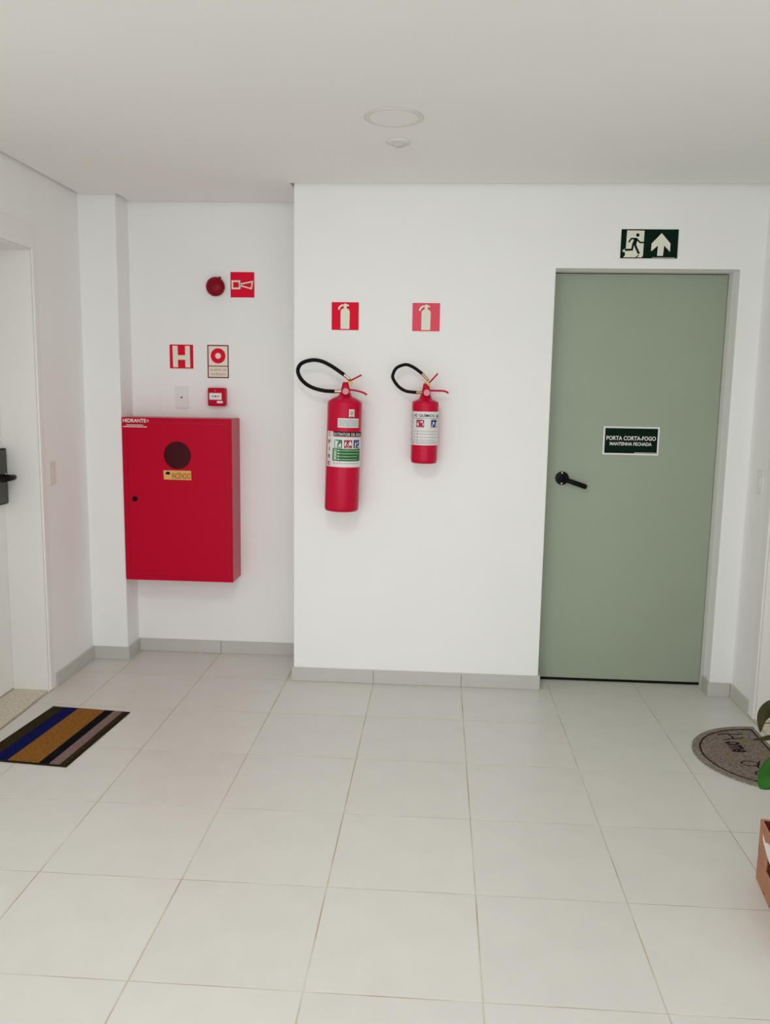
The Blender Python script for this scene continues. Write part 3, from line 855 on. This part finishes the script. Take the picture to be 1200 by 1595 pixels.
def leaf(mid, wid, nrm, m, fold=.25, name='leaf'):
    P = smoothpath([Vector(p)-Vector((1.93, -1.84, .0065)) for p in mid], 5)
    n = len(P); b = bmesh.new(); rowsv = []
    for i in range(n):
        s = i/(n-1)
        t = (P[min(i+1, n-1)]-P[max(i-1, 0)]).normalized()
        nn = Vector(nrm); side = t.cross(nn).normalized(); nn = side.cross(t)
        hw = wid*(math.sin(PI*min(1, s**.72*.98+.02))**.9)
        if i == n-1: hw = .0004
        row = []
        for k in (-1, -.55, 0, .55, 1):
            row.append(b.verts.new(P[i]+side*hw*k+nn*(abs(k)**1.5)*hw*fold+nn*.0006))
        rowsv.append(row)
    for r0, r1 in zip(rowsv, rowsv[1:]):
        for k in range(4): b.faces.new((r0[k], r0[k+1], r1[k+1], r1[k]))
    o = obj(name, b, m, pl, smooth=True, recalc=True)
    sd = o.modifiers.new('thick', 'SOLIDIFY'); sd.thickness = .0009
    return o
def stem(pts, r=.0022):
    return obj('stem', tube(smoothpath([Vector(p)-Vector((1.93, -1.84, .0065)) for p in pts], 5), r, 8), m_stem, pl, smooth=True)
core = (1.93, -1.84, .178)
# leaves that reach into view
stem([core, (1.92, -1.76, .38), (1.88, -1.66, .53), (1.835, -1.61, .556)])
leaf([(1.835, -1.61, .556), (1.79, -1.605, .556), (1.757, -1.60, .540), (1.738, -1.60, .512), (1.7365, -1.60, .466)], .024, (-.35, -.75, .5), m_leafB, .35)
stem([core, (1.93, -1.75, .32), (1.90, -1.65, .40), (1.858, -1.60, .385)])
leaf([(1.858, -1.60, .392), (1.83, -1.60, .372), (1.79, -1.60, .335), (1.764, -1.60, .302), (1.750, -1.60, .282)], .046, (-.15, -.9, .35), m_leafA, .15)
stem([core, (1.92, -1.75, .36), (1.85, -1.62, .455), (1.800, -1.60, .455)])
leaf([(1.80, -1.60, .456), (1.770, -1.60, .450), (1.742, -1.60, .444), (1.715, -1.60, .442)], .009, (0, -.45, .9), m_leafB, .3)
stem([core, (1.93, -1.74, .40), (1.85, -1.63, .500), (1.80, -1.60, .501), (1.762, -1.60, .4985), (1.744, -1.60, .496)], .0016)
# the rest of the crown, outside the frame
for k in range(11):
    t = -1.2+k*.42; rr = .20+.06*rnd.random(); hz = .33+.28*rnd.random()
    dx_, dy_ = math.cos(t), math.sin(t)
    tip = (1.95+dx_*rr, -1.86+dy_*rr*.8, hz)
    if tip[0] < 1.86: continue
    mid_ = (1.94+dx_*rr*.45, -1.85+dy_*rr*.45, hz+.05)
    stem([core, (1.93+dx_*.03, -1.84+dy_*.03, .3), mid_])
    leaf([mid_, (mid_[0]*.5+tip[0]*.5, mid_[1]*.5+tip[1]*.5, hz+.045), tip, (tip[0]+dx_*.05, tip[1]+dy_*.05, hz-.05)], .042, (dx_*.3, dy_*.3, .9), m_leafA if k % 2 else m_leafB, .15)
